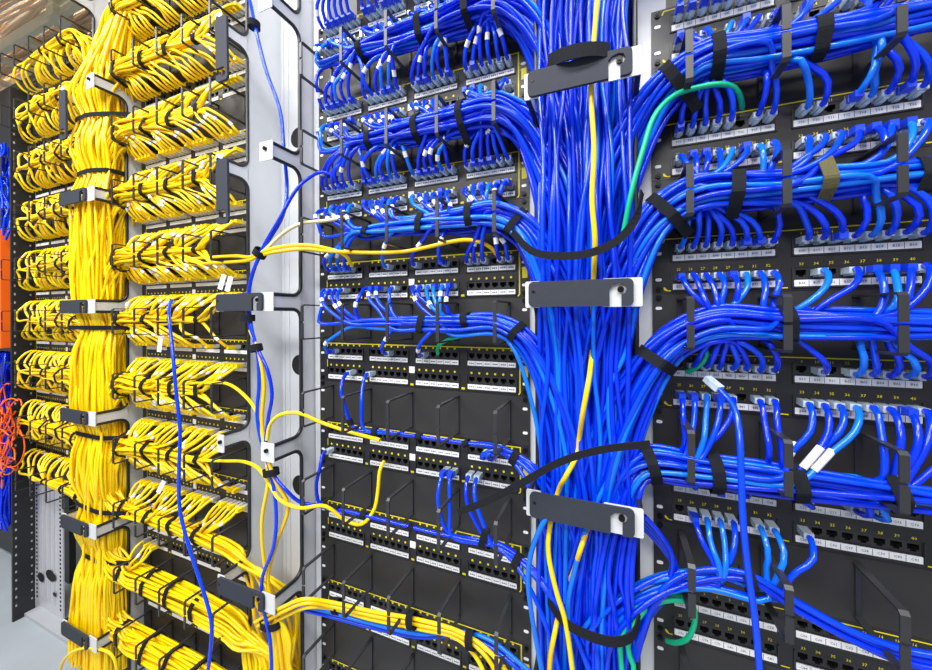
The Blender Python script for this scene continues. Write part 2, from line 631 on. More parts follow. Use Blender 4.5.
def make_manager(rack, j):
    e = bpy.data.objects.new('horizontal_cable_manager', None)
    COL.objects.link(e)
    e.location = (RX[rack], 0, lvl(j))
    tag(e, 'black ring cable manager under %s panel from top, %s' % (ordn(rack, j), RNAME[rack]), 'cable manager',
        'ring cable managers of the ' + RNAME[rack])
    if (rack, j) != ('O', -6):
        link('backplate', BLANK, e)
    else:
        link('crossbar', Geo().box(0, W19, 0.0, 0.004, MBOT + 0.04, MTOP - 0.04).build('crossbar', 'black_blank'), e)
    for i in range(5):
        link('ring', RING[rack], e, (W19 / 2 + (i - 2) * 0.102, 0, -0.0945))
    if rack in 'RM':
        hardware(e, (-0.073, -0.116), zscrew=(-0.0565,))
    return e


for rack, (ja, jb) in SPANS.items():
    for j in range(ja, jb + 1):
        if (rack, j) != ('O', -6):
            make_panel(rack, j)
        make_manager(rack, j)

# ------------------------------------------------------------------ vertical managers
GZ = [1.42 + 0.3095 * i for i in (2, 1, 0, -1, -2, -3, -4)]
FD = 0.105                 # depth of the fingers in front of the panels
CUT = -0.033               # y of the back edge of the openings
FH = 0.015                 # half height of a finger


def wall_sheet(x, th, z0, z1):
    """side sheet standing in the y,z plane with rounded openings between fingers; returns mesh and the lines of the edge trim"""
    g = Geo()
    xa, xb = min(x, x + th), max(x, x + th)
    g.box(xa, xb, CUT, 0.13, z0, z1)
    trims, rr = [], 0.022
    cur = [(CUT, z1)]
    for z in [z for z in GZ if z0 < z < z1]:
        g.box(xa, xb, -FD, CUT + 0.001, z - FH, z + FH)
        a, b = [], [(-FD, z - FH)]
        for k in range(7):
            t = math.radians(15 * k)
            a.append((CUT - rr + rr * math.cos(t), z + FH + rr - rr * math.sin(t)))
            b.append((CUT - rr + rr * math.sin(t), z - FH - rr + rr * math.cos(t)))
        for arc, c in ((a, (CUT, z + FH)), (b[1:], (CUT, z - FH))):
            for p, q in zip(arc[:-1], arc[1:]):
                V = [(xx, *pt) for xx in (xa, xb) for pt in (c, p, q)]
                g.add(V, [(0, 1, 2), (3, 5, 4), (1, 4, 5, 2)])
        cur += a + [(-FD, z + FH)]
        trims.append(cur)
        cur = list(b)
    cur.append((CUT, z0))
    trims.append(cur)
    return g.build('side_wall', 'white_paint'), trims


def gate_geo(L):
    """latch bar: local x from 0 to L, front at y=-0.010, with a keyhole hook at the right end"""
    h = 0.0185
    pts = rrect(0, L, -h, h, 0.007, 4)
    # cut a hook notch at the lower right
    xr = L - 0.017
    out = [(0.007, -h), (xr - 0.013, -h), (xr - 0.013, 0.006), (xr - 0.008, 0.0105), (xr, 0.0125), (xr + 0.006, 0.0105), (xr + 0.0085, 0.005),
           (xr + 0.0065, -0.001), (xr + 0.002, -0.003), (xr + 0.002, -h)]
    # order: start lower right corner arc ... counter clockwise
    arc = rrect(0, L, -h, h, 0.007, 4)
    full = out + arc
    bm = bmesh.new()
    seen = []
    for x, z in full:
        if not seen or (abs(seen[-1][0] - x) + abs(seen[-1][1] - z)) > 1e-5:
            seen.append((x, z))
    if abs(seen[0][0] - seen[-1][0]) + abs(seen[0][1] - seen[-1][1]) < 1e-5:
        seen.pop()
    bm.free()
    n = len(seen)
    tris = tessellate_polygon([[Vector((x, z, 0)) for x, z in seen]])
    V = [(x, -0.0055, z) for x, z in seen] + [(x, -0.0005, z) for x, z in seen]
    F = []
    for t in tris:
        p = [seen[i] for i in t]
        ccw = (p[1][0] - p[0][0]) * (p[2][1] - p[0][1]) - (p[1][1] - p[0][1]) * (p[2][0] - p[0][0]) > 0
        t = tuple(t) if ccw else tuple(t[::-1])
        F += [t, tuple(i + n for i in t[::-1])]
    F += [(i, i + n, (i + 1) % n + n, (i + 1) % n) for i in range(n)]
    return mesh('gate', V, F, 'gate_grey')


def make_vertical(key, label, z0, z1, gates):
    """gates: {index: 'closed' | 'hang' | None}"""
    x0, x1 = MAN[key]
    e = bpy.data.objects.new('vertical_cable_manager', None)
    COL.objects.link(e)
    e.location = ((x0 + x1) / 2, 0, 0)
    tag(e, label, 'cable manager')

    def part(name, me, par=None):
        o = link(name, me, par or e)
        o.location = -e.location if par is None else (0, 0, 0)
        return o
    for x, s in ((x0, 1), (x1, -1)):
        wme, trims = wall_sheet(x, 0.0022 * s, z0, z1)
        wl = part('side_wall', wme)
        for t in trims:
            P = [(x + 0.0011 * s, y, z) for y, z in t]
            dense = []
            for a, b in zip(P[:-1], P[1:]):
                n = 2
                for q in range(n):
                    dense.append([a[k] + (b[k] - a[k]) * q / n for k in range(3)])
            dense.append(P[-1])
            V, F = tube_arrays(np.array(dense), 0.0042, 6)
            part('edge_trim', fast_mesh('edge_trim', V, F, 'trim_black'), wl)
    BP = 0.062 if key == 'mid' else 0.115
    g = Geo().box(x0 + 0.002, x1 - 0.002, BP, BP + 0.003, z0, z1)
    for fx in (0.06, 0.16, 0.62):
        xx = x0 + (x1 - x0) * fx
        g.box(xx, xx + 0.003, BP - 0.0025, BP, z0, z1)
    part('back_plate', g.build('back_plate', 'white_paint'))
    for z in ((1.54, 0.955, 0.645, 0.34) if key == 'mid' else ()):
        xx = x0 + (x1 - x0) * 0.37
        part('knockout', Geo().prism(disc(xx, z, 0.026, 20), BP - 0.0008, BP + 0.0005).build('knockout', 'cavity'))
    for i, z in enumerate(GZ):
        if not (z0 < z < z1):
            continue
        for x, sgn in ((x0, 1), (x1, -1)):
            a, b = (x - 0.002, x + 0.020) if sgn > 0 else ((x0 + 0.106 if key == 'blue' else x - 0.034), x + 0.003)
            g = Geo().prism(rrect(a, b, z - 0.0195, z + 0.0195, 0.002, 2), -FD - 0.002, -FD)
            hp = part('hook_plate', g.build('hook_plate', 'white_paint'))
            g = Geo().prism(disc(b - 0.009 if sgn > 0 else (x0 + 0.129 if key == 'blue' or gates.get(i) == 'closed' else x - 0.016), z + 0.004, 0.0042, 12), -FD - 0.0068, -FD)
            g.prism(disc(b - 0.009 if sgn > 0 else (x0 + 0.129 if key == 'blue' or gates.get(i) == 'closed' else x - 0.016), z + 0.004, 0.0022, 6), -FD - 0.0082, -FD - 0.0068)
            part('stud', g.build('stud', 'screw'), hp)
        st = gates.get(i)
        if st == 'closed':
            L = 0.141
            me = gate_geo(L)
            o = link('gate', me, e)
            o.location = (x0 + 0.004 - e.location.x, -FD - 0.002, z)
            hole = link('pin_hole', Geo().prism(disc(0.009, 0.003, 0.0012, 8), -0.0058, -0.005).build('pin_hole', 'cavity'), o)
        elif st == 'hang':
            L = 0.141
            me = gate_geo(L)
            o = link('gate', me, e)
            o.location = (x0 + 0.024 - e.location.x, -FD - 0.002, z + 0.003)
            o.rotation_euler = (0, math.radians(89), 0)
            link('pin_hole', Geo().prism(disc(0.009, 0.003, 0.0012, 8), -0.0058, -0.005).build('pin_hole', 'cavity'), o)
    return e


# gate index: 0 z=2.04, 1 z=1.73, 2 z=1.42, 3 z=1.11, 4 z=0.80, 5 z=0.49, 6 z=0.18
make_vertical('blue', 'white vertical cable channel with grey latches around the blue trunk', 0.02, 2.2, {2: 'closed', 3: 'closed', 4: 'closed', 1: 'closed', 5: 'closed'})
make_vertical('mid', 'white vertical cable channel nearly empty, between yellow and middle racks', 0.02, 2.2, {1: 'hang', 2: 'hang', 3: 'closed', 5: 'closed'})
make_vertical('yellow', 'white vertical cable channel with small latches around the yellow trunk', 0.02, 2.2, {1: 'hang', 2: 'closed', 3: 'closed', 4: 'closed', 5: 'closed', 6: 'closed'})

# ------------------------------------------------------------------ cables
CR = 0.0037                  # cable radius
LEFTB, INDIV = {}, {'blue': 0, 'yellow': 0}
PATHS = {}                   # bundle key -> list of sampled paths

# plug: clear body with a latch, boot behind it; local axis +y goes into the socket
g = Geo().box(-0.0056, 0.0056, -0.019, 0.004, -0.0042, 0.0042)
g.box(-0.0028, 0.0028, -0.017, 0.001, -0.0066, -0.0042)
PLUG = g.build('plug', 'clear_plug')
PLUG_G = PLUG.copy()
PLUG_G.materials[0] = MB['grey_plug']
g = Geo()
g.add([(-0.0060, -0.014, -0.0048), (0.0060, -0.014, -0.0048), (0.0060, -0.014, 0.0048), (-0.0060, -0.014, 0.0048),
       (-0.0044, -0.031, -0.0042), (0.0044, -0.031, -0.0042), (0.0044, -0.031, 0.0042), (-0.0044, -0.031, 0.0042)],
      [(3, 2, 1, 0), (4, 5, 6, 7), (0, 1, 5, 4), (1, 2, 6, 5), (2, 3, 7, 6), (3, 0, 4, 7)])
BOOT = g.build('boot', 'blue_boot')
BOOT_Y = BOOT.copy()
BOOT_Y.materials[0] = MB['yellow_jacket']
V, F = tube_arrays(np.array([(0, 0, -0.0055), (0, 0, 0.0), (0, 0, 0.0055)]), CR + 0.0006, 8)
SLEEVE = fast_mesh('label_sleeve', V, F, 'white_sleeve')
V, F = tube_arrays(np.array([(0, 0, -0.017), (0, 0, 0.0), (0, 0, 0.017)]), CR + 0.0008, 8)
SLEEVE_L = fast_mesh('label_sleeve', V, F, 'white_sleeve')


class Stuff:
    def __init__(s):
        s.V, s.F, s.n = [], [], 0

    def add(s, P, r, k):
        V, F = tube_arrays(P, r, k)
        s.V.append(V)
        s.F.append(F + s.n)
        s.n += len(V)

    def build(s, name, m, label, cat):
        if not s.V:
            return
        o = link(name, fast_mesh(name, np.vstack(s.V), np.vstack(s.F), m))
        return tag(o, label, cat, kind='stuff')


def orient(o, P, d):
    q = Vector(d).to_track_quat('Z', 'Y')
    o.location = P
    o.rotation_euler = q.to_euler()


def add_cable(P, m, label, cat='cable', group=None, port=None, plug='clear', boot=False, sleeve=None, name='patch_cable', r=CR, k=8, long=False):
    V, F = tube_arrays(P, r, k)
    name = ('blue_' if 'blue' in m else 'yellow_') + name
    o = link(name, fast_mesh(name, V, F, m))
    tag(o, label, cat, group)
    if port is not None:
        pl = link('plug', PLUG if plug == 'clear' else PLUG_G, o, tuple(port))
        if boot:
            link('boot', BOOT if 'blue' in m else BOOT_Y, o, tuple(port))
    if sleeve is not None:
        L = np.concatenate([[0], np.cumsum(np.linalg.norm(np.diff(P, axis=0), axis=1))])
        i = int(np.searchsorted(L, sleeve))
        i = min(max(i, 1), len(P) - 2)
        s = link('label_sleeve', SLEEVE_L if long else SLEEVE, o)
        orient(s, P[i], P[i + 1] - P[i - 1])
    return o


PINCH = (1.66, 1.50, 1.05, 0.74, 0.53, 0.385)


def pinch(P):
    """draw the yellow trunk in where a strap holds it and let it bulge in between"""
    P = P.copy()
    z = P[:, 2]
    f_ = np.full(len(P), 1.03)
    for zs in PINCH:
        f_ -= 0.19 * np.exp(-((z - zs) / 0.045) ** 2)
    inside = np.clip(1 - (np.abs(P[:, 0] + 0.78) - 0.085) / 0.04, 0, 1) * np.clip((1.80 - z) / 0.06, 0, 1)
    f_ = 1 + (f_ - 1) * inside
    P[:, 0] = -0.775 + (P[:, 0] + 0.775) * f_
    P[:, 1] = -0.01 + (P[:, 1] + 0.01) * f_
    return P


def wob(n, amp, corr=3):
    a = rng.normal(0, 1, n + 2 * corr)
    kx = np.ones(corr) / corr
    return np.convolve(a, kx, 'same')[corr:corr + n] * amp * math.sqrt(corr)


def run_bundle(key, rack, j, ports, s, zc, tr, ty, turn, loose=1.0, yb=-0.046, jackets=None, zend=0.3, extra=0, edge=None, down=True, spread=1.0, join=(0.02, 0.06)):
    """ports: list of (u, z, y0, meta). s: direction to the trunk. tr: (u0,u1) trunk range, ty: (y0,y1) depth range.
    returns list of (path, meta)"""
    x0, x1 = RX[rack], RX[rack] + W19
    if edge is None:
        edge = x1 - 0.045 if s > 0 else x0 + (0.062 if rack == 'R' else 0.02)
    items = []
    for (u, z, meta) in ports:
        lead = rng.uniform(*join)
        uj = u + s * lead
        rp = [x0 + W19 / 2 + (i - 2) * 0.102 for i in range(5)]
        nr = min(rp, key=lambda v: abs(v - uj))
        uj = nr + (uj - nr) * 0.3 + rng.normal(0, 0.004)
        if (uj - edge) * s > -0.012:
            uj = edge - s * 0.012 + rng.uniform(-0.006, 0.006)
        items.append([u, z, uj, meta])
    for q in range(extra):
        items.append([None, None, (x0 if s > 0 else x1) + s * 0.01, None])
    ujs = np.array([it[2] for it in items])

    def rad(u):
        n = max(1, np.sum((ujs - u) * s <= 0))
        return max(0.004, CR * math.sqrt(n / 0.64) * loose) if n > 1 else 0.003
    out = []
    order = rng.permutation(len(items))
    for oi in order:
        u, z, uj, meta = items[oi]
        rho = math.sqrt(rng.uniform(0, 1))
        # cables of the row above ride on top, those of the row below at the bottom
        ph = rng.uniform(0, 2 * math.pi)
        if z is not None:
            up = 1 if z > zc(uj) else -1
            ph = math.pi / 2 * up + rng.normal(0, 1.25)
        drift = rng.normal(0, 2.2)
        nseg = max(2, int(abs(edge - uj) / 0.06) + 1)
        us = np.linspace(uj, edge, nseg)
        C = []
        if u is None:
            C += [(x0 - 0.10, -0.03 + rng.normal(0, 0.01), zc(x0) - 0.55), (x0 - 0.10, -0.05, zc(x0) - 0.16), (x0 - 0.05, -0.062, zc(x0) - 0.025)]
        if u is not None:
            upz = 1 if zc(uj) > z else -1
            C.append((u, -0.010, z))
            C.append((u, -0.026, z + rng.normal(0, 0.001)))
            d = zc(uj) - z
            sw = rng.uniform(0.22, 0.32)
            C.append((u + (uj - u) * 0.14 + rng.normal(0, 0.002), -0.043 + rng.normal(0, 0.003), z + d * sw))
            C.append((u + (uj - u) * 0.52 + rng.normal(0, 0.003), -0.050 + rng.normal(0, 0.004), z + d * (sw + 0.33)))
        rs = np.array([rad(v) for v in us])
        for qi, v in enumerate(us):
            a = ph + drift * (v - uj)
            rr = rs[qi] * rho
            wz = 1.0
            C.append((v, yb + rr * math.cos(a) * 0.95, zc(v) + rr * math.sin(a) * wz))
        a = ph + drift * (edge - uj)
        rr = rs[-1] * rho
        # turn into the trunk: outer cables of the bend stay outside
        h = math.sin(a) * rho
        tu = tr[0] + (tr[1] - tr[0]) * (0.5 + 0.5 * np.clip((h * s) * 0.75 + rng.normal(0, 0.3), -1, 1))
        tyy = ty[0] + (ty[1] - ty[0]) * rng.uniform(0, 1)
        zt = zc(edge)
        if down:
            off = abs(tu - edge)
            C.append((edge + (tu - edge) * 0.36, (yb + rr * math.cos(a)) * 0.65 + tyy * 0.35, zt + rr * math.sin(a) * 0.9 - turn * 0.10))
            C.append((edge + (tu - edge) * 0.74, tyy * 0.8 + yb * 0.2, zt + rr * math.sin(a) * 0.6 - turn * 0.42))
            C.append((edge + (tu - edge) * 0.95, tyy, zt + rr * math.sin(a) * 0.2 - turn * 0.78))
            zz = zt - turn * (1.05 + 0.12 * rng.uniform(-1, 1))
            k = max(3, int((zz - zend) / 0.11))
            zs_ = np.linspace(zz, zend, k)
            wu, wy = wob(k, 0.0055 * spread), wob(k, 0.0045)
            sl = rng.normal(0, 0.026 * spread)
            for q in range(k):
                uu = tu + wu[q] + sl * q / k
                lo, hi = TRUNK_LIM[key[0]]
                uu = min(max(uu, lo), hi)
                yy = min(max(tyy + wy[q], -0.097), 0.105)
                C.append((uu, yy, zs_[q]))
        P_ = spline(C, 0.0125)
        out.append((pinch(P_) if rack in 'YO' else P_, meta))
    PATHS[key] = [p for p, _ in out]
    return out


TRUNK_LIM = {'M': (0.511, 0.646), 'R': (0.511, 0.646), 'Y': (-0.858, -0.702), 'O': (-0.858, -0.702)}
KR, KM = KIT['R'], KIT['M']


def port_list(rack, j, r, occ):
    K = KR if rack == 'R' else KM
    res = []
    for i, px in enumerate(K['px']):
        if occ is True or i in occ:
            res.append((RX[rack] + px, lvl(j) + K['pz'][r], (rack, j, r, i)))
    return res


ONES = 'zero one two three four five six seven eight nine ten eleven twelve thirteen fourteen fifteen sixteen seventeen eighteen nineteen'.split()


def word(n):
    return ONES[n] if n < 20 else ['twenty', 'thirty', 'forty'][n // 10 - 2] + ('-' + ONES[n % 10] if n % 10 else '')


def label_for(rack, j, r, i, colour='blue'):
    if rack == 'R':
        num = i + (1 if r == 0 else 25)
        return '%s patch cable in port %s of the %s panel from top, right rack' % (colour, word(num), ordn(rack, j))
    return '%s patch cable in %s row port %s, %s panel from top, %s' % (colour, 'upper' if r == 0 else 'lower', word(i + 1), ordn(rack, j), RNAME[rack])


ALL24 = list(range(24))
BLUEM = ['blue_deep', 'blue_deep', 'blue_mid', 'blue_mid', 'blue_light']
st_blue = {m: Stuff() for m in ('blue_deep', 'blue_mid', 'blue_light')}


def emit_blue(res, limit=300, sleeves=False, bootp=0.25, mats=BLUEM):
    for P, meta in res:
        m = random.choice(mats)
        if meta is None or INDIV['blue'] >= limit or (meta[0] == 'R' and meta[3] >= 16):
            st_blue[m].add(P, CR, 6)
            continue
        rack, j, r, i = meta
        INDIV['blue'] += 1
        K = KR if rack == 'R' else KM
        port = (RX[rack] + K['px'][i], 0.0, lvl(j) + K['pz'][r])
        add_cable(P, m, label_for(rack, j, r, i), 'cable', 'blue patch cables of the ' + RNAME[rack], port,
                  boot=random.random() < bootp, sleeve=(0.082 + 0.006 * (i - 8) if (rack, j, r) == ('R', 0, 1) and i in (8, 9, 11) else rng.uniform(0.032, 0.066) if sleeves and random.random() < 0.7 else None),
                  long=(rack == 'R'))


def flat(z, slope=0.0, ref=0.0, sag=0.0):
    return lambda u: z + slope * (u - ref) - sag


# --- right rack bundles, from the top (manager below panel j)
OCC = {
    ('R', -3, 0): ALL24, ('R', -3, 1): [0, 1, 2, 4, 5, 6, 7, 8, 10, 11, 12, 13, 14, 15] + list(range(16, 24)),
    ('R', -2, 0): [i for i in ALL24 if i not in (5, 10)], ('R', -2, 1): ALL24,
    ('R', -1, 0): ALL24, ('R', -1, 1): [i for i in ALL24 if i not in (8, 10)],
    ('R', 0, 0): [i for i in ALL24 if i not in (0, 8, 10)], ('R', 0, 1): [i for i in ALL24 if i not in (5,)],
    ('R', 1, 0): [1, 3, 5, 8, 11, 12, 16, 17, 18], ('R', 1, 1): [1, 2, 3, 4, 6, 7, 8],
}
mc = -0.0945
RB = {}
for j, ty_, yb_, dz, loose_, ed_, tn_ in ((-3, (-0.05, 0.03), -0.046, 0.004, 1.0, 0.055, 0.28), (-2, (-0.065, 0.0), -0.046, 0.0, 0.95, 0.05, 0.28),
                                          (-1, (-0.08, -0.02), -0.047, -0.004, 0.95, 0.07, 0.32), (0, (-0.092, -0.04), -0.048, -0.030, 0.98, -0.012, 0.2)):
    ports = port_list('R', j, 1, OCC[('R', j, 1)]) + port_list('R', j + 1, 0, OCC[('R', j + 1, 0)])
    res = run_bundle(('R', j), 'R', j, ports, -1, flat(lvl(j) + mc + dz), (0.555, 0.642), ty_, tn_, loose=loose_, yb=yb_, zend=0.33, edge=RX['R'] + ed_)
    emit_blue(res)
# thin bundle below the fifth panel: eight cables turning left, a few running on to the right and down
ports = port_list('R', 1, 1, OCC[('R', 1, 1)])
res = run_bundle(('R', 1), 'R', 1, ports, -1, flat(lvl(1) + mc - 0.005), (0.56, 0.635), (-0.094, -0.06), 0.12, loose=1.1, zend=0.33)
emit_blue(res)
# first row of the top right panel: cables rising straight up
for u, z, meta in port_list('R', -3, 0, list(range(0, 9))):
    C = [(u, -0.01, z), (u, -0.026, z), (u - 0.004, -0.045, z + 0.02), (u - 0.03, -0.055, z + 0.06), (u - 0.07, -0.05, z + 0.1), (u - 0.12, -0.04, z + 0.16)]
    emit_blue([(spline(C), meta)], bootp=0.9)

# --- middle rack bundles
G6 = lambda *gs: [i for g_ in gs for i in range(6 * g_, 6 * g_ + 6)]
OCC.update({
    ('M', -4, 0): ALL24, ('M', -4, 1): ALL24, ('M', -3, 0): ALL24, ('M', -3, 1): [i for i in ALL24 if i not in (16, 17, 21)],
    ('M', -2, 0): ALL24, ('M', -2, 1): ALL24, ('M', -1, 0): [1, 2, 3, 4, 9, 12, 16, 18, 19, 20, 22, 23],
    ('M', -1, 1): [0, 1, 2, 3, 6, 7, 8, 10, 12, 13, 14, 15, 16, 17], ('M', 0, 0): [1, 9, 13], ('M', 0, 1): [4, 6],
    ('M', 1, 0): [20, 21], ('M', 1, 1): [0, 16, 17, 18, 19]})
for j, ty_, loose_, dz, extra in ((-3, (-0.045, 0.03), 1.12, 0.004, 0), (-2, (-0.065, 0.0), 1.0, 0.002, 0), (-1, (-0.08, -0.03), 1.0, -0.004, 0),
                                  (0, (-0.09, -0.055), 1.0, -0.042, 6), (1, (-0.094, -0.065), 1.0, -0.034, 8)):
    ports = port_list('M', j, 1, OCC.get(('M', j, 1), [])) + port_list('M', j + 1, 0, OCC.get(('M', j + 1, 0), []))
    res = run_bundle(('M', j), 'M', j, ports, 1, flat(lvl(j) + mc + dz), (0.515, 0.605), ty_, 0.27 if j < 0 else 0.15, loose=loose_, zend=0.33)
    emit_blue(res, sleeves=j < 0, bootp=0.35)
ports = port_list('M', -4, 1, ALL24) + port_list('M', -3, 0, ALL24)
res = run_bundle(('M', -4), 'M', -4, ports, 1, flat(lvl(-4) + mc + 0.008), (0.515, 0.60), (-0.03, 0.05), 0.26, loose=1.1, zend=0.33)
emit_blue(res, sleeves=True, bootp=0.35)
for u, z, meta in port_list('M', -4, 0, ALL24):
    C = [(u, -0.01, z), (u, -0.026, z), (u + 0.006, -0.045, z + 0.02), (u + 0.05, -0.055, z + 0.06), (u + 0.1, -0.05, z + 0.09), (u + 0.2, -0.04, z + 0.1)]
    emit_blue([(spline(C), meta)], bootp=0.9, sleeves=True)

# --- trunk cables coming from above the frame
for q in range(150):
    tu = rng.uniform(0.515, 0.645)
    y0, y1 = rng.uniform(-0.085, 0.06), rng.uniform(-0.02, 0.10)
    if q < 26:
        y1 = rng.uniform(-0.075, -0.03)
    z = 2.1
    C = []
    k = 17
    wu, wy = wob(k, 0.008), wob(k, 0.005)
    sl = rng.normal(0, 0.02)
    for i in range(k):
        zz = 2.1 - i * 0.11
        f_ = min(max((1.75 - zz) / 0.5, 0), 1)
        yy = y0 + (y1 - y0) * f_
        C.append((min(max(tu + wu[i] + sl * i / k + (0.02 if zz > 1.6 else 0) * (tu - 0.5) / 0.1, 0.511), 0.646 + (0.02 if zz > 1.6 else 0)), yy + wy[i], zz))
    P = spline(C, 0.0135)
    m = random.choice(BLUEM)
    st_blue[m].add(P, CR, 6)
    PATHS.setdefault(('trunk', 'blue'), []).append(P)

for m, s in st_blue.items():
    s.build('blue_cable_trunk', m, {'blue_deep': 'deep blue cables packed into the vertical trunk and top left bundles',
                                    'blue_mid': 'bright blue cables packed into the vertical trunk and top left bundles',
                                    'blue_light': 'lighter blue cables packed into the vertical trunk and top left bundles'}[m], 'cables')

# --- yellow cables
YELM = ['yellow_jacket', 'yellow_jacket', 'yellow_warm']
st_yel = {m: Stuff() for m in ('yellow_jacket', 'yellow_warm')}
PLUGS_Y = Geo()


def emit_yellow(res, limit=297):
    for P, meta in res:
        m = random.choice(YELM)
        if meta is None:
            st_yel[m].add(P, CR, 5)
            continue
        rack, j, r, i = meta
        port = (RX[rack] + KM['px'][i], 0.0, lvl(j) + KM['pz'][r])
        if rack == 'O' or INDIV['yellow'] >= limit or (j in (-6, -5, -4) and i < 20):
            st_yel[m].add(P, CR, 5)
            continue
        INDIV['yellow'] += 1
        add_cable(P, m, label_for(rack, j, r, i, 'yellow'), 'cable', 'yellow patch cables of the ' + RNAME[rack], port, plug='grey', k=6,
                  boot=random.random() < 0.6, sleeve=(rng.uniform(0.034, 0.07) if random.random() < 0.7 else None))


def yocc(j, r):
    if j <= -1:
        return ALL24
    if r == 1:
        return ALL24 if j <= 2 else ([0, 2, 3, 4] if j == 3 else [])
    if j <= 2:
        return [i for i in ALL24 if i < 15 or random.random() < 0.3]
    return []


for j in range(1, -7, -1):
    ports = port_list('Y', j, 1, yocc(j, 1)) + port_list('Y', j + 1, 0, yocc(j + 1, 0))
    d = 0.03 + 0.012 * (j + 5)
    res = run_bundle(('Y', j), 'Y', j, ports, -1, flat(lvl(j) + mc + 0.002), (-0.80, -0.715), (-0.085 + 0.0 * j, -0.01 + 0.004 * (-j)), 0.2, loose=1.0,
                     zend=0.06, spread=2.0, join=(0.06, 0.12))
    emit_yellow(res)
for j in (2, 3):
    ports = port_list('Y', j, 1, yocc(j, 1)) + port_list('Y', j + 1, 0, yocc(j + 1, 0))
    res = run_bundle(('Y', j), 'Y', j, ports, -1, flat(lvl(j) + mc - 0.006), (-0.80, -0.715), (-0.09, -0.04), 0.15, loose=1.0, zend=0.04, extra=0, join=(0.06, 0.12))
    emit_yellow(res)
# cables that cross the yellow-cabled rack from its trunk into the white channel
for j, n in ((2, 16), (3, 42), (4, 46)):
    R_ = CR * math.sqrt(n / 0.64)
    zb = lvl(j) + mc - 0.008
    for q in range(n):
        rho, ph = math.sqrt(rng.uniform()), rng.uniform(0, 6.28)
        dr = rng.normal(0, 2)
        C = []
        tu, tyy = rng.uniform(-0.80, -0.71), rng.uniform(-0.09, -0.03)
        C.append((tu, tyy, zb + 0.26 + rng.uniform(-0.03, 0.03)))
        C.append((tu + 0.005, tyy, zb + 0.13))
        C.append((-0.70, -0.06 + 0.02 * rng.uniform(-1, 1), zb + 0.035 + R_ * rho * math.sin(ph)))
        for v in np.linspace(-0.65, -0.235, 7):
            a = ph + dr * (v + 0.65)
            C.append((v, -0.046 + R_ * rho * math.cos(a), zb + R_ * rho * math.sin(a) - 0.012 * max(0, (v + 0.4) / 0.2)))
        tu = rng.uniform(-0.175, -0.07)
        C.append((-0.19, -0.05 + R_ * rho * math.cos(a) * 0.8, zb - 0.02 + R_ * rho * math.sin(a)))
        C.append((tu - 0.03, -0.04, zb - 0.06 + 0.02 * rng.uniform()))
        C.append((tu, rng.uniform(-0.06, 0.04), zb - 0.15))
        C.append((tu, rng.uniform(-0.06, 0.04), max(0.03, zb - 0.32)))
        P = spline(C, 0.014)
        st_yel[random.choice(YELM)].add(P, CR, 5)
        PATHS.setdefault(('Yx', j), []).append(P)
# far left rack: loops hanging out of its rings
for j in range(-6, 3):
    ports = port_list('O', j, 1, [i for i in ALL24 if i % 2 or i > 6] if j > -6 else []) + port_list('O', j + 1, 0, [i for i in ALL24 if i % 2 == 0 or i > 6] if j < 2 else [])
    res = run_bundle(('O', j), 'O', j, ports, 1, flat(lvl(j) + mc + 0.002), (-0.845, -0.76), (-0.085, -0.01 + 0.004 * (-j)), 0.2, loose=1.0, zend=0.06, yb=-0.05,
                     spread=1.3, join=(-0.01, 0.09))
    emit_yellow(res)
# trunk cables from the tray above
for q in range(210):
    tu = rng.uniform(-0.855, -0.705)
    ty0 = rng.uniform(-0.09, 0.095)
    cu_, cy_ = (tu + 0.78) * 0.55, ty0 * 0.45
    C = [(0.05 + cu_, 0.13 + cy_, 2.62 + 0.6 * cu_), (-0.25 + cu_, 0.08 + cy_, 2.50 - 0.5 * cu_), (-0.48 + cu_, 0.03 + cy_, 2.30 - 0.5 * cu_),
         (-0.625 + cu_, -0.01 + cy_, 2.08 - 0.3 * cu_), (-0.70 + cu_, -0.03 + cy_, 1.90)]
    k = 18
    wu, wy = wob(k, 0.012), wob(k, 0.007)
    for i in range(k):
        C.append((min(max(tu + wu[i], -0.86), -0.70), min(max(ty0 + wy[i], -0.095), 0.1), 1.74 - i * 0.098))
    P = pinch(spline(C, 0.015))
    st_yel[random.choice(YELM)].add(P, CR, 5)
    PATHS.setdefault(('trunk', 'yellow'), []).append(P)
for m, s in st_yel.items():
    s.build('yellow_cable_trunk', m, {'yellow_jacket': 'bright yellow cables massed in the trunk and far left rack',
                                      'yellow_warm': 'warm yellow cables mixed through the trunk and far left rack'}[m], 'cables')


# ------------------------------------------------------------------ hook-and-loop straps
def hull2(pts):
    pts = sorted(set(map(tuple, np.round(pts, 6))))
    if len(pts) < 3:
        return pts

    def half(ps):
        h = []
        for p in ps:
            while len(h) >= 2 and (h[-1][0] - h[-2][0]) * (p[1] - h[-2][1]) - (h[-1][1] - h[-2][1]) * (p[0] - h[-2][0]) <= 0:
                h.pop()
            h.append(p)
        return h
    a, b = half(pts), half(pts[::-1])
    return a[:-1] + b[:-1]


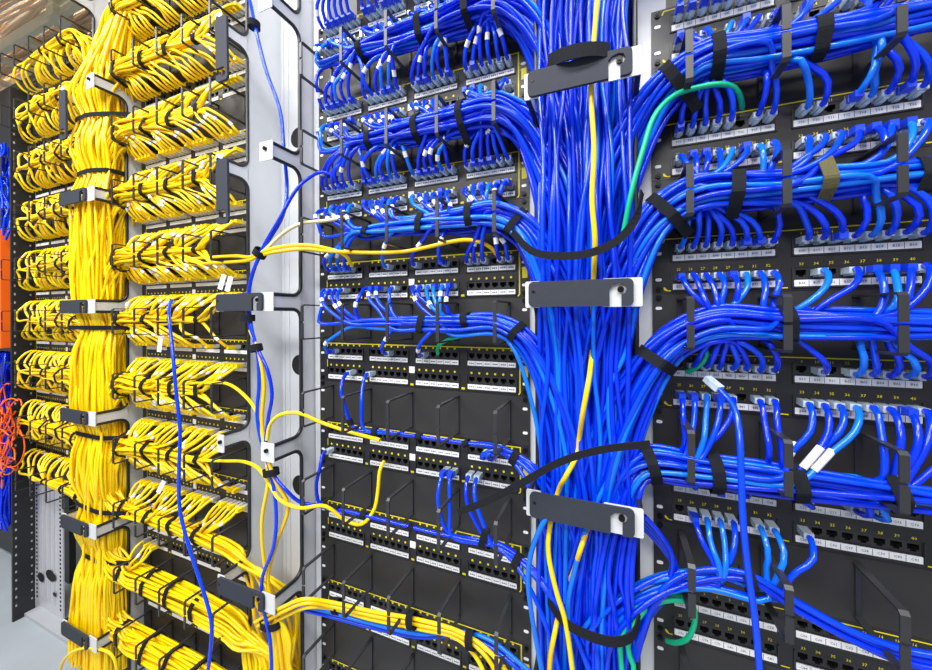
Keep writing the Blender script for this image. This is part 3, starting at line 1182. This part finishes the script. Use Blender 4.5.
def strap(key, px, py, label, wd=0.013, m='velcro', D=0.05, lim=0.075, tangent=None, filt=True, group='hook-and-loop straps', keys=None):
    paths = PATHS[key] if keys is None else [p for k_ in keys for p in PATHS.get(k_, [])]
    c = at(px, py, D)
    # mean direction of the cables near this place
    best, dirs = [], []
    for P in paths:
        i = int(np.argmin(np.linalg.norm(P - c, axis=1)))
        if 0 < i < len(P) - 1 and np.linalg.norm(P[i] - c) < lim:
            t = P[i + 1] - P[i - 1]
            t /= np.linalg.norm(t)
            best.append(P[i])
            dirs.append(t)
    if len(best) < 1:
        print('no cables at strap', key, px, py)
        return
    T = np.mean(dirs, axis=0) if tangent is None else np.asarray(tangent, float)
    T /= np.linalg.norm(T)
    c = c + T * 0
    A = np.cross(T, [0, 1, 0])
    A /= np.linalg.norm(A)
    B = np.cross(T, A)
    cr = []
    for P in paths:
        d = (P - c) @ T
        idx = np.where(d[:-1] * d[1:] <= 0)[0]
        for i in idx:
            f_ = d[i] / (d[i] - d[i + 1] + 1e-12)
            X = P[i] + (P[i + 1] - P[i]) * f_
            if np.linalg.norm(X - c) < lim:
                cr.append(((X - c) @ A, (X - c) @ B))
    if not cr:
        return
    cr = np.array(cr)
    dm = np.linalg.norm(cr - np.median(cr, axis=0), axis=1)
    if filt and len(cr) > 6:
        cr = cr[dm <= 1.6 * np.median(dm)]
    ang = np.arange(10) * 2 * math.pi / 10
    r = CR + 0.0008
    big = (cr[:, None, :] + r * np.stack([np.cos(ang), np.sin(ang)], -1)[None]).reshape(-1, 2)
    H = np.array(hull2(big))
    H = np.vstack([H, H[:1]])
    L = np.concatenate([[0], np.cumsum(np.linalg.norm(np.diff(H, axis=0), axis=1))])
    n = 40
    s = np.linspace(0, L[-1], n, endpoint=False)
    Q = np.stack([np.interp(s, L, H[:, k]) for k in range(2)], -1)
    cen = Q.mean(0)
    V, F = [], []
    th = 0.0018
    for i in range(n):
        o = Q[i] - cen
        o = o / (np.linalg.norm(o) + 1e-9)
        for rr, ww in ((0, -1), (0, 1), (th, 1), (th, -1)):
            q = Q[i] + o * rr
            V.append(c + A * q[0] + B * q[1] + T * ww * wd / 2)
    for i in range(n):
        a, b = i * 4, ((i + 1) % n) * 4
        for k in range(4):
            F.append((a + k, b + k, b + (k + 1) % 4, a + (k + 1) % 4))
    o = link('cable_strap', mesh('cable_strap', V, F, m))
    bm = bmesh.new()
    bm.from_mesh(o.data)
    bmesh.ops.recalc_face_normals(bm, faces=bm.faces[:])
    bm.to_mesh(o.data)
    bm.free()
    tag(o, label, 'strap', group)


BND = {-3: 'top', -2: 'second', -1: 'third', 0: 'fourth', 1: 'lowest'}
RSTR = {-3: [(678, 84), (716, 63), (818, 44)], -2: [(662, 208), (734, 195), (823, 190), (924, 184)], -1: [(664, 365), (786, 320)],
        0: [(652, 468), (715, 470), (796, 481), (898, 505)]}
PL = ['at the bend', 'second from the trunk', 'third from the trunk', 'at the right edge']
for j, L_ in RSTR.items():
    for i, (x, y) in enumerate(L_):
        ol = (j == -2 and i == 2)
        strap(('R', j), x, y, '%s fabric strap on the right rack\'s %s blue bundle, %s' % ('olive' if ol else 'black', BND[j], PL[i]),
              m='velcro_olive' if ol else 'velcro', wd=0.015, filt=i > 0, lim=0.075 if i else 0.06)
MSTR = {-4: [(362, 48), (421, 30), (470, 16)], -3: [(371, 133), (419, 122), (465, 112)], -2: [(366, 235), (421, 228), (471, 222), (513, 226)],
        -1: [(420, 330), (466, 326), (512, 338)], 0: [(332, 428), (374, 436), (418, 438), (464, 440), (516, 455)], 1: [(335, 512), (362, 517), (412, 526), (483, 540), (518, 562)]}
PM = ['nearest the white channel', 'second from the left', 'third from the left', 'fourth from the left', 'at the trunk']
BNM = {-4: 'top', -3: 'second', -2: 'third', -1: 'fourth', 0: 'fifth', 1: 'sixth'}
for j, L_ in MSTR.items():
    for i, (x, y) in enumerate(L_):
        strap(('M', j), x, y, 'black fabric strap on the middle rack\'s %s blue bundle, %s' % (BNM[j], PM[i]), wd=0.012, lim=0.07)
BNY = {j: ORD[j + 6] for j in range(-6, 5)}
for j in range(-6, 5):
    zb = lvl(j) + mc
    for i, u in enumerate((-0.672, -0.556, -0.454, -0.352)):
        P = np.array([u, -0.046, zb])
        x, y = prj(P)
        ks = [('Y', j)] + ([('Yx', j)] if j >= 2 else [])
        if not any(k_ in PATHS for k_ in ks):
            continue
        strap(('Y', j), x, y, 'black fabric strap on the %s yellow bundle from top, %s from the trunk' % (BNY[j], ORD[i]), wd=0.013, D=0.046, lim=0.05, keys=ks,
              tangent=(1, 0, -0.03))
for j in range(-6, 3):
    zb = lvl(j) + mc
    for i, u in enumerate((-1.12, -0.99, -0.90)):
        x, y = prj(np.array([u, -0.05, zb]))
        strap(('O', j), x, y, 'black fabric strap on the %s far left yellow bundle from top, %s from left' % (ORD[j + 6], ORD[i]), wd=0.010, D=0.05, lim=0.06, tangent=(1, 0, 0))
ally = [k_ for k_ in PATHS if k_[0] in ('Y', 'O') or k_ == ('trunk', 'yellow')]
for (z, nm) in ((1.66, 'near the top, under the first latch'), (1.50, 'below the hanging grey bar'), (1.05, 'below the second closed latch'), (0.74, 'below the third closed latch'), (0.53, 'above the lowest pair of latches'), (0.385, 'low down near the floor')):
    x, y = prj(np.array([-0.78, -0.02, z]))
    strap(None, x, y, 'wide black strap around the yellow trunk %s' % nm, wd=0.012, D=0.02, lim=0.14, tangent=(0, 0, 1), keys=ally, filt=False)


def ribbon(ctrl, wd, label, m='velcro', axis=(0, 0, 1)):
    P = spline(ctrl, 0.008)
    T = np.gradient(P, axis=0)
    T /= np.linalg.norm(T, axis=1)[:, None]
    ax = np.asarray(axis, float)
    V, F = [], []
    for p, t in zip(P, T):
        wv = ax - t * (ax @ t)
        wv /= np.linalg.norm(wv)
        nv = np.cross(t, wv)
        for a, b in ((-1, -1), (1, -1), (1, 1), (-1, 1)):
            V.append(p + wv * a * wd / 2 + nv * b * 0.001)
    n = len(P)
    for i in range(n - 1):
        for k in range(4):
            F.append((i * 4 + k, i * 4 + (k + 1) % 4, i * 4 + 4 + (k + 1) % 4, i * 4 + 4 + k))
    F += [(3, 2, 1, 0), tuple((n - 1) * 4 + k for k in range(4))]
    o = link('cable_strap', mesh('cable_strap', V, F, m))
    return tag(o, label, 'strap', 'hook-and-loop straps')


def pxs(L):
    return [at(x, y, D) for x, y, D in L]


ribbon(pxs([(512, 232, 0.07), (534, 252, 0.098), (560, 256, 0.108), (590, 253, 0.112), (618, 240, 0.11), (636, 218, 0.105), (642, 192, 0.09)]), 0.011, 'long black fabric strap drooping across the blue trunk above the middle latch')
ribbon(pxs([(458, 512, 0.12), (485, 502, 0.13), (520, 484, 0.13), (560, 462, 0.125), (600, 450, 0.115), (650, 444, 0.10)]), 0.010, 'long loose black strap trailing left out of the blue trunk above the lowest latch')
ribbon(pxs([(548, 600, 0.07), (562, 620, 0.10), (585, 634, 0.112), (615, 642, 0.11), (632, 636, 0.10), (640, 615, 0.08)]), 0.014, 'black fabric strap slung around the blue trunk near the bottom')
ribbon(pxs([(548, 62, 0.1), (565, 54, 0.12), (590, 49, 0.12), (610, 50, 0.11)]), 0.02, 'dark fabric pad showing above the top latch of the blue trunk')

# ------------------------------------------------------------------ loose single cables
def loose(L, m, label, r=CR, step=0.01, name='patch_cable', cat='cable'):
    V, F = tube_arrays(spline(pxs(L), step), r, 8)
    o = link(name, fast_mesh(name, V, F, m))
    return tag(o, label, cat)


loose([(600, -30, .09), (594, 40, .09), (591, 90, .092), (594, 150, .095), (592, 200, .098), (595, 240, .097), (593, 290, .06), (592, 340, .04), (590, 372, .085), (587, 390, .099), (583, 412, .097), (579, 440, .07), (577, 455, .07), (566, 476, .097), (558, 492, .08), (548, 545, .1), (556, 590, .105), (565, 620, .105), (575, 690, .105)],
      'yellow_jacket', 'single yellow cable running down through the blue trunk')
loose([(592, 515, .06), (581, 548, .098), (574, 570, .075), (562, 600, .06), (555, 632, .097), (550, 660, .1), (549, 690, .1)], 'yellow_warm', 'yellow cable surfacing at the lower left of the blue trunk')
loose([(548, 700, .11), (536, 640, .11), (528, 580, .112), (532, 550, .112), (545, 520, .11), (560, 505, .1)], 'blue_light', 'light blue cable looping outside the trunk\'s lower left edge')
loose([(742, 108, .012), (741, 100, .03), (735, 88, .045), (722, 84, .055), (700, 87, .06), (675, 95, .07), (655, 115, .085), (643, 150, .09), (632, 190, .09), (622, 240, .08)],
      'green_jacket', 'green patch cable dropping left from the second panel, right rack')
loose([(687, 372, .015), (699, 366, .03), (707, 355, .04), (700, 345, .05), (680, 345, .055)], 'green_jacket', 'short green cable under the third blue bundle, right rack')
loose([(438, 354, .012), (438, 346, .025), (448, 340, .035), (462, 336, .045), (476, 334, .045)], 'green_jacket', 'short green cable under the fourth blue bundle, middle rack')
loose([(690, 604, .012), (688, 598, .03), (670, 593, .05), (648, 597, .06), (632, 615, .08), (621, 640, .09), (624, 690, .095)], 'green_jacket', 'upper teal green cable arching out of the sixth panel, right rack')
loose([(667, 641, .012), (676, 643, .025), (688, 638, .035), (695, 620, .04), (692, 604, .045), (672, 600, .055), (650, 606, .065), (634, 625, .085), (628, 650, .09), (634, 668, .095), (628, 690, .09)], 'green_jacket', 'lower teal green cable curling through the ring of the sixth panel, right rack')
# unplugged lead
o = loose([(712, 382, .05), (722, 392, .06), (733, 405, .075), (739, 430, .095), (741, 470, .11), (743, 520, .115), (748, 570, .115), (755, 620, .115), (762, 700, .115)],
          'blue_mid', 'loose blue cable with bare plug hanging down over the right rack')
p0, p1 = at(708, 379, .045), at(714, 384, .052)
pg = link('plug', PLUG, o)
q = Vector(p0 - p1).to_track_quat('Y', 'Z')
pg.location = at(709, 380, .046)
pg.rotation_euler = q.to_euler()
# lower right blue cables that run on to the right
for q in range(6):
    d = (q % 3) * 5.0
    D_ = 0.042 + 0.011 * (q // 3) + 0.003 * (q % 2)
    t_ = rng.normal(0, 1.5, 6)
    loose([(638 - q * 3, 650 + d, .07), (664, 588 + d * 0.7 + t_[0], D_ + .01), (700, 571 + d * 0.8 + t_[1], D_), (748, 574 + d * 0.6, D_), (795, 600 + d + t_[2], D_), (850, 630 + d + t_[3], D_), (905, 650 + d * 1.3 + t_[4], D_), (980, 662 + d * 1.6, D_)],
          BLUEM[q % 4], 'blue cable sagging right under the fifth panel of the right rack, %s from top' % ORD[q])
for q in range(4):
    loose([(644, 516 + q * 4, .085 - .01 * q), (658 + q * 2, 532 + q * 6, .075 - .008 * q), (672 + q * 3, 556 + q * 9, .06 - .006 * q), (668 - q * 3, 584 + q * 7, .06 - .006 * q),
           (652 - q * 3, 606 + q * 7, .07), (636 - q * 2, 660, .08)], BLUEM[q],
          'blue cable looping outside the trunk above the teal cables, %s from top' % ORD[q])
# long loose blue cable over the yellow cables
loose([(171, 300, .05), (169, 315, .09), (172, 345, .11), (176, 390, .12), (180, 430, .12), (179, 470, .12), (180, 510, .12), (190, 550, .12), (203, 590, .12), (211, 620, .12), (211, 645, .12), (205, 690, .12)],
      'blue_mid', 'single blue cable hanging in front of the yellow cables')
loose([(58, 684, .10), (63, 662, .11), (74, 651, .11), (92, 648, .105), (112, 655, .09), (120, 690, .08)], 'yellow_jacket', 'single yellow cable looping out of the yellow trunk near the floor')
# cables in the white channel
CH = [
    ([(245, -20, .06), (252, 10, .07), (256, 30, .08), (266, 70, .07), (280, 110, .06), (284, 150, .06), (287, 190, .05), (283, 215, .07), (262, 252, .1), (252, 275, .1), (249, 300, .095), (252, 330, .1), (257, 350, .1), (259, 385, .1), (257, 415, .1), (262, 445, .1), (270, 470, .1), (276, 510, .1), (274, 545, .1), (262, 580, .1), (264, 610, .1), (270, 640, .1), (272, 690, .1)], 'blue_mid', 'blue cable running the whole height of the white channel'),
    ([(338, 178, .03), (322, 172, .05), (306, 180, .06), (296, 190, .07), (280, 218, .085), (262, 250, .1), (251, 280, .1), (248, 310, .1), (254, 340, .1), (268, 372, .1), (272, 395, .1), (268, 420, .1), (266, 450, .1), (274, 475, .1), (286, 490, .1), (300, 502, .08), (320, 506, .06), (345, 515, .05)], 'blue_deep', 'second blue cable crossing the white channel from upper right'),
    ([(150, 262, .046), (200, 258, .048), (236, 256, .06), (250, 257, .08), (262, 252, .1), (280, 247, .1), (305, 245, .09), (325, 248, .07), (345, 255, .055), (352, 266, .03)], 'yellow_jacket', 'yellow cable crossing the white channel to the middle rack'),
    ([(150, 268, .046), (195, 264, .05), (232, 262, .06), (250, 260, .08), (262, 255, .1), (282, 251, .1), (306, 249, .09), (326, 251, .07), (400, 252, .05), (470, 240, .05), (490, 247, .03), (498, 256, .015)], 'yellow_warm', 'yellow cable reaching from the white channel to the third blue bundle'),
    ([(262, 253, .1), (285, 232, .09), (300, 224, .08), (330, 220, .06), (350, 216, .04)], 'cream_jacket', 'pale cream cable crossing the white channel'),
    ([(165, 384, .046), (205, 383, .05), (228, 384, .06), (245, 396, .07), (258, 415, .09), (264, 445, .1), (268, 480, .1), (262, 520, .1), (264, 560, .09), (272, 600, .08), (280, 690, .08)], 'yellow_jacket', 'yellow cable turning down inside the white channel'),
    ([(250, 330, .1), (258, 350, .1), (264, 385, .1), (262, 420, .1), (266, 450, .1), (275, 480, .1), (288, 505, .09), (276, 545, .09), (268, 580, .09), (276, 620, .09), (285, 690, .08)], 'yellow_warm', 'warm yellow cable beside the blue pair in the white channel'),
    ([(175, 460, .046), (225, 461, .06), (245, 462, .08), (260, 470, .1), (270, 485, .1), (280, 500, .1), (300, 508, .09), (325, 506, .07), (345, 520, .05), (362, 524, .05), (374, 510, .04), (378, 490, .03), (380, 470, .025), (384, 461, .012)], 'yellow_jacket', 'yellow cable looping from the white channel up to fifth middle panel'),
    ([(267, 440, .1), (270, 425, .1), (280, 415, .1), (298, 413, .09), (320, 422, .07), (350, 432, .05), (380, 440, .05)], 'yellow_jacket', 'short yellow cable joining the fifth middle bundle'),
    ([(255, 622, .09), (285, 606, .1), (305, 599, .1), (330, 602, .07), (370, 611, .05), (420, 620, .05), (460, 632, .05), (490, 652, .055), (520, 690, .06)], 'yellow_jacket', 'upper yellow cable of the bottom bundle across the middle rack'),
    ([(258, 626, .09), (287, 610, .1), (307, 603, .1), (330, 606, .07), (370, 615, .05), (420, 625, .05), (460, 636, .05), (485, 655, .055), (505, 690, .06)], 'yellow_warm', 'middle yellow cable of the bottom bundle across the middle rack'),
    ([(262, 630, .085), (290, 614, .09), (310, 607, .095), (330, 608, .065), (370, 619, .048), (420, 629, .048), (458, 639, .048), (478, 660, .05), (490, 690, .06)], 'yellow_jacket', 'lower yellow cable of the bottom bundle across the middle rack'),
    ([(290, 603, .06), (325, 611, .06), (370, 623, .045), (420, 634, .045), (460, 632, .04), (490, 640, .045), (530, 672, .05)], 'blue_light', 'blue cable under the yellow ones across the bottom of middle rack'),
    ([(290, 607, .055), (325, 615, .055), (370, 627, .04), (420, 637, .04), (465, 636, .035), (495, 650, .045), (540, 690, .05)], 'blue_mid', 'lowest blue cable across the bottom of middle rack'),
]
for L, m, lab in CH:
    loose(L, m, lab)
for q in range(9):
    x = 270 + q * 2.0
    loose([(258 + q, 600 + q, .09), (268 + q * 1.5, 612 + q, .085), (274 + q * 2, 640, .08), (x + 4, 665, .075), (x + 8 + q, 700, .07)], random.choice(YELM),
          'yellow cable bunched at the foot of the white channel, %s from left' % ORD[q])


def tie(x, y, label, w_=0.03, D=0.105, rz=0.25):
    g = Geo()
    c = at(x, y, D)
    k = 16
    V, F = [], []
    for i in range(k):
        a = 2 * math.pi * i / k
        for rr, zz in ((0, -0.007), (0, 0.007), (0.002, 0.007), (0.002, -0.007)):
            rx, ry = w_ / 2 + rr, 0.011 + rr
            V.append((rx * math.cos(a), ry * math.sin(a), zz))
    for i in range(k):
        a, b = i * 4, ((i + 1) % k) * 4
        for q in range(4):
            F.append((a + q, b + q, b + (q + 1) % 4, a + (q + 1) % 4))
    o = link('cable_strap', mesh('cable_strap', V, F, 'velcro'))
    o.location = c
    o.rotation_euler = (0, rz, 0)
    tag(o, label, 'strap', 'hook-and-loop straps')


tie(260, 253, 'small black strap where yellow and blue cross the white channel', 0.026, 0.1, 0.7)
tie(247, 318, 'small black strap just under the closed latch of the white channel', 0.034, 0.1, 0)
tie(256, 348, 'small black strap on the cable pair below that latch in white channel', 0.022, 0.1, -0.3)
tie(271, 472, 'small black strap below the lower hook plate of the white channel', 0.034, 0.1, -0.2)
tie(270, 624, 'small black strap at the foot of the white channel', 0.05, 0.09, -0.2)
tie(749, 580, 'black fabric strap on the thin lowest blue bundle of the right rack', 0.034, 0.05, 1.35)
tie(254, 25, 'small black strap at the top of the white channel', 0.02, 0.08, 0)
for i, (x, y) in enumerate(((337, 606), (412, 620), (471, 640))):
    tie(x, y, 'black strap on the bottom yellow and blue bundle, %s from left' % ORD[i], 0.028, 0.052, 1.4)

# two white flags on the yellow cables
for i, (x, y, a) in enumerate(((222, 282, .3), (229, 284, .3), (160, 345, .15), (161, 487, .5))):
    c = at(x, y, .07)
    g = Geo().box(-0.006, 0.006, -0.0005, 0.0005, -0.018, 0.018)
    o = link('cable_flag', g.build('cable_flag', 'white_sleeve'))
    o.location = c
    o.rotation_euler = (0, a, 0.3)
    tag(o, ['white paper flag among yellow cables beside the latch, left one', 'white paper flag among yellow cables beside the latch, right one',
            'white paper flag by the blue hanging cable, upper', 'white paper flag by the blue hanging cable, lower'][i], 'cable tag', 'white cable flags')

# ------------------------------------------------------------------ far left: black upright, blue and orange cables
e = bpy.data.objects.new('black_upright', None)
COL.objects.link(e)
bx, by0, by1 = -1.356, -0.057, -0.003
e.location = (bx, by0, 0)
tag(e, 'black perforated rack upright at the left edge', 'rack post')
g = Geo().box(-0.009, 0, 0, by1 - by0, 0, 1.9)
link('channel', g.build('channel', 'cabinet_black'), e)
g = Geo()
for q in range(60):
    g.box(-0.0004, 0.0006, 0.006, 0.010, 0.05 + q * 0.03, 0.058 + q * 0.03)
    g.box(-0.0004, 0.0006, 0.044, 0.048, 0.05 + q * 0.03, 0.056 + q * 0.03)
link('holes', g.build('holes', 'plate_grey'), e)['kind'] = 'stuff'
g = Geo().box(-2.9, -1.39, 0.10, 0.12, 0.02, 2.12)
tag(link('cabinet_back', g.build('cabinet_back', 'cabinet_black')), 'black cabinet back behind the blue and orange cables at far left', 'cabinet')
st = Stuff()
for q in range(60):
    u, y = rng.uniform(-1.62, -1.405), rng.uniform(-0.06, 0.0)
    k = 12
    wu, wy = wob(k, 0.02), wob(k, 0.01)
    P = spline([(u + wu[i], y + wy[i], 0.95 - i * 0.055 if i < 9 else 0.5 - (i - 8) * 0.06) for i in range(k)], 0.02)
    st.add(P, CR, 5)
st.build('blue_cable_bundle', 'blue_deep', 'deep blue cables behind the black upright at lower left edge', 'cables')
st = Stuff()
for q in range(40):
    u, y = rng.uniform(-1.64, -1.42), rng.uniform(-0.06, 0.0)
    k = 10
    wu, wy = wob(k, 0.02), wob(k, 0.01)
    P = spline([(u + wu[i], y + wy[i], 1.72 - i * 0.04) for i in range(k)], 0.02)
    st.add(P, CR, 5)
st.build('blue_cable_loops', 'blue_mid', 'blue cables at the left edge above the orange duct', 'cables')
g = Geo().box(-1.70, -1.43, -0.06, -0.02, 0.97, 1.40)
tag(link('cable_duct', g.build('cable_duct', 'orange_jacket')), 'tall orange duct at the left edge', 'duct')
st = Stuff()
for q in range(26):
    u, _y, z = at(rng.uniform(-4, 12), rng.uniform(392, 470), 0.085)
    rr_ = rng.uniform(0.03, 0.07)
    P = [(u + rr_ * 0.8 * math.cos(t), -0.085 + 0.02 * math.sin(t * 0.7 + q) , z + rr_ * math.sin(t)) for t in np.linspace(rng.uniform(0, 2), rng.uniform(5, 7), 9)]
    st.add(spline(P, 0.012), 0.0022, 5)
st.build('orange_fibre_loops', 'orange_jacket', 'coiled thin orange fibre leads at the left edge', 'cables')

# ------------------------------------------------------------------ overhead ladder tray at upper left
e = bpy.data.objects.new('cable_ladder', None)
COL.objects.link(e)
e.location = (-1.5, 0.28, 2.345)
tag(e, 'cream steel cable ladder overhead at the upper left', 'cable ladder')
for y in (-0.16, 0.80):
    link('rail', Geo().box(-1.6, 1.9, y - 0.011, y + 0.011, -0.025, 0.025).build('rail', 'cream_metal'), e)
for q in range(12):
    link('rung', Geo().box(-1.5 + q * 0.28, -1.46 + q * 0.28, -0.15, 0.79, -0.012, 0.006).build('rung', 'cream_metal'), e)
o = link('junction_clip', Geo().box(-0.03, 0.03, -0.19, -0.13, -0.035, 0.03).build('junction_clip', 'cream_metal'), e)
st = Stuff()
for q in range(330):
    y, z = rng.uniform(-0.40, 1.05), rng.uniform(2.375, 2.41)
    k = 14
    wy, wz = wob(k, 0.014), wob(k, 0.006)
    st.add(spline([(-3.1 + i * 0.26, y + wy[i], z + wz[i]) for i in range(k)], 0.04), 0.0045, 5)
st.build('tan_cable_tray_load', 'tan_jacket', 'tan cables laid side by side on the overhead ladder', 'cables')

print('individual cables', INDIV, 'objects', len(bpy.data.objects))
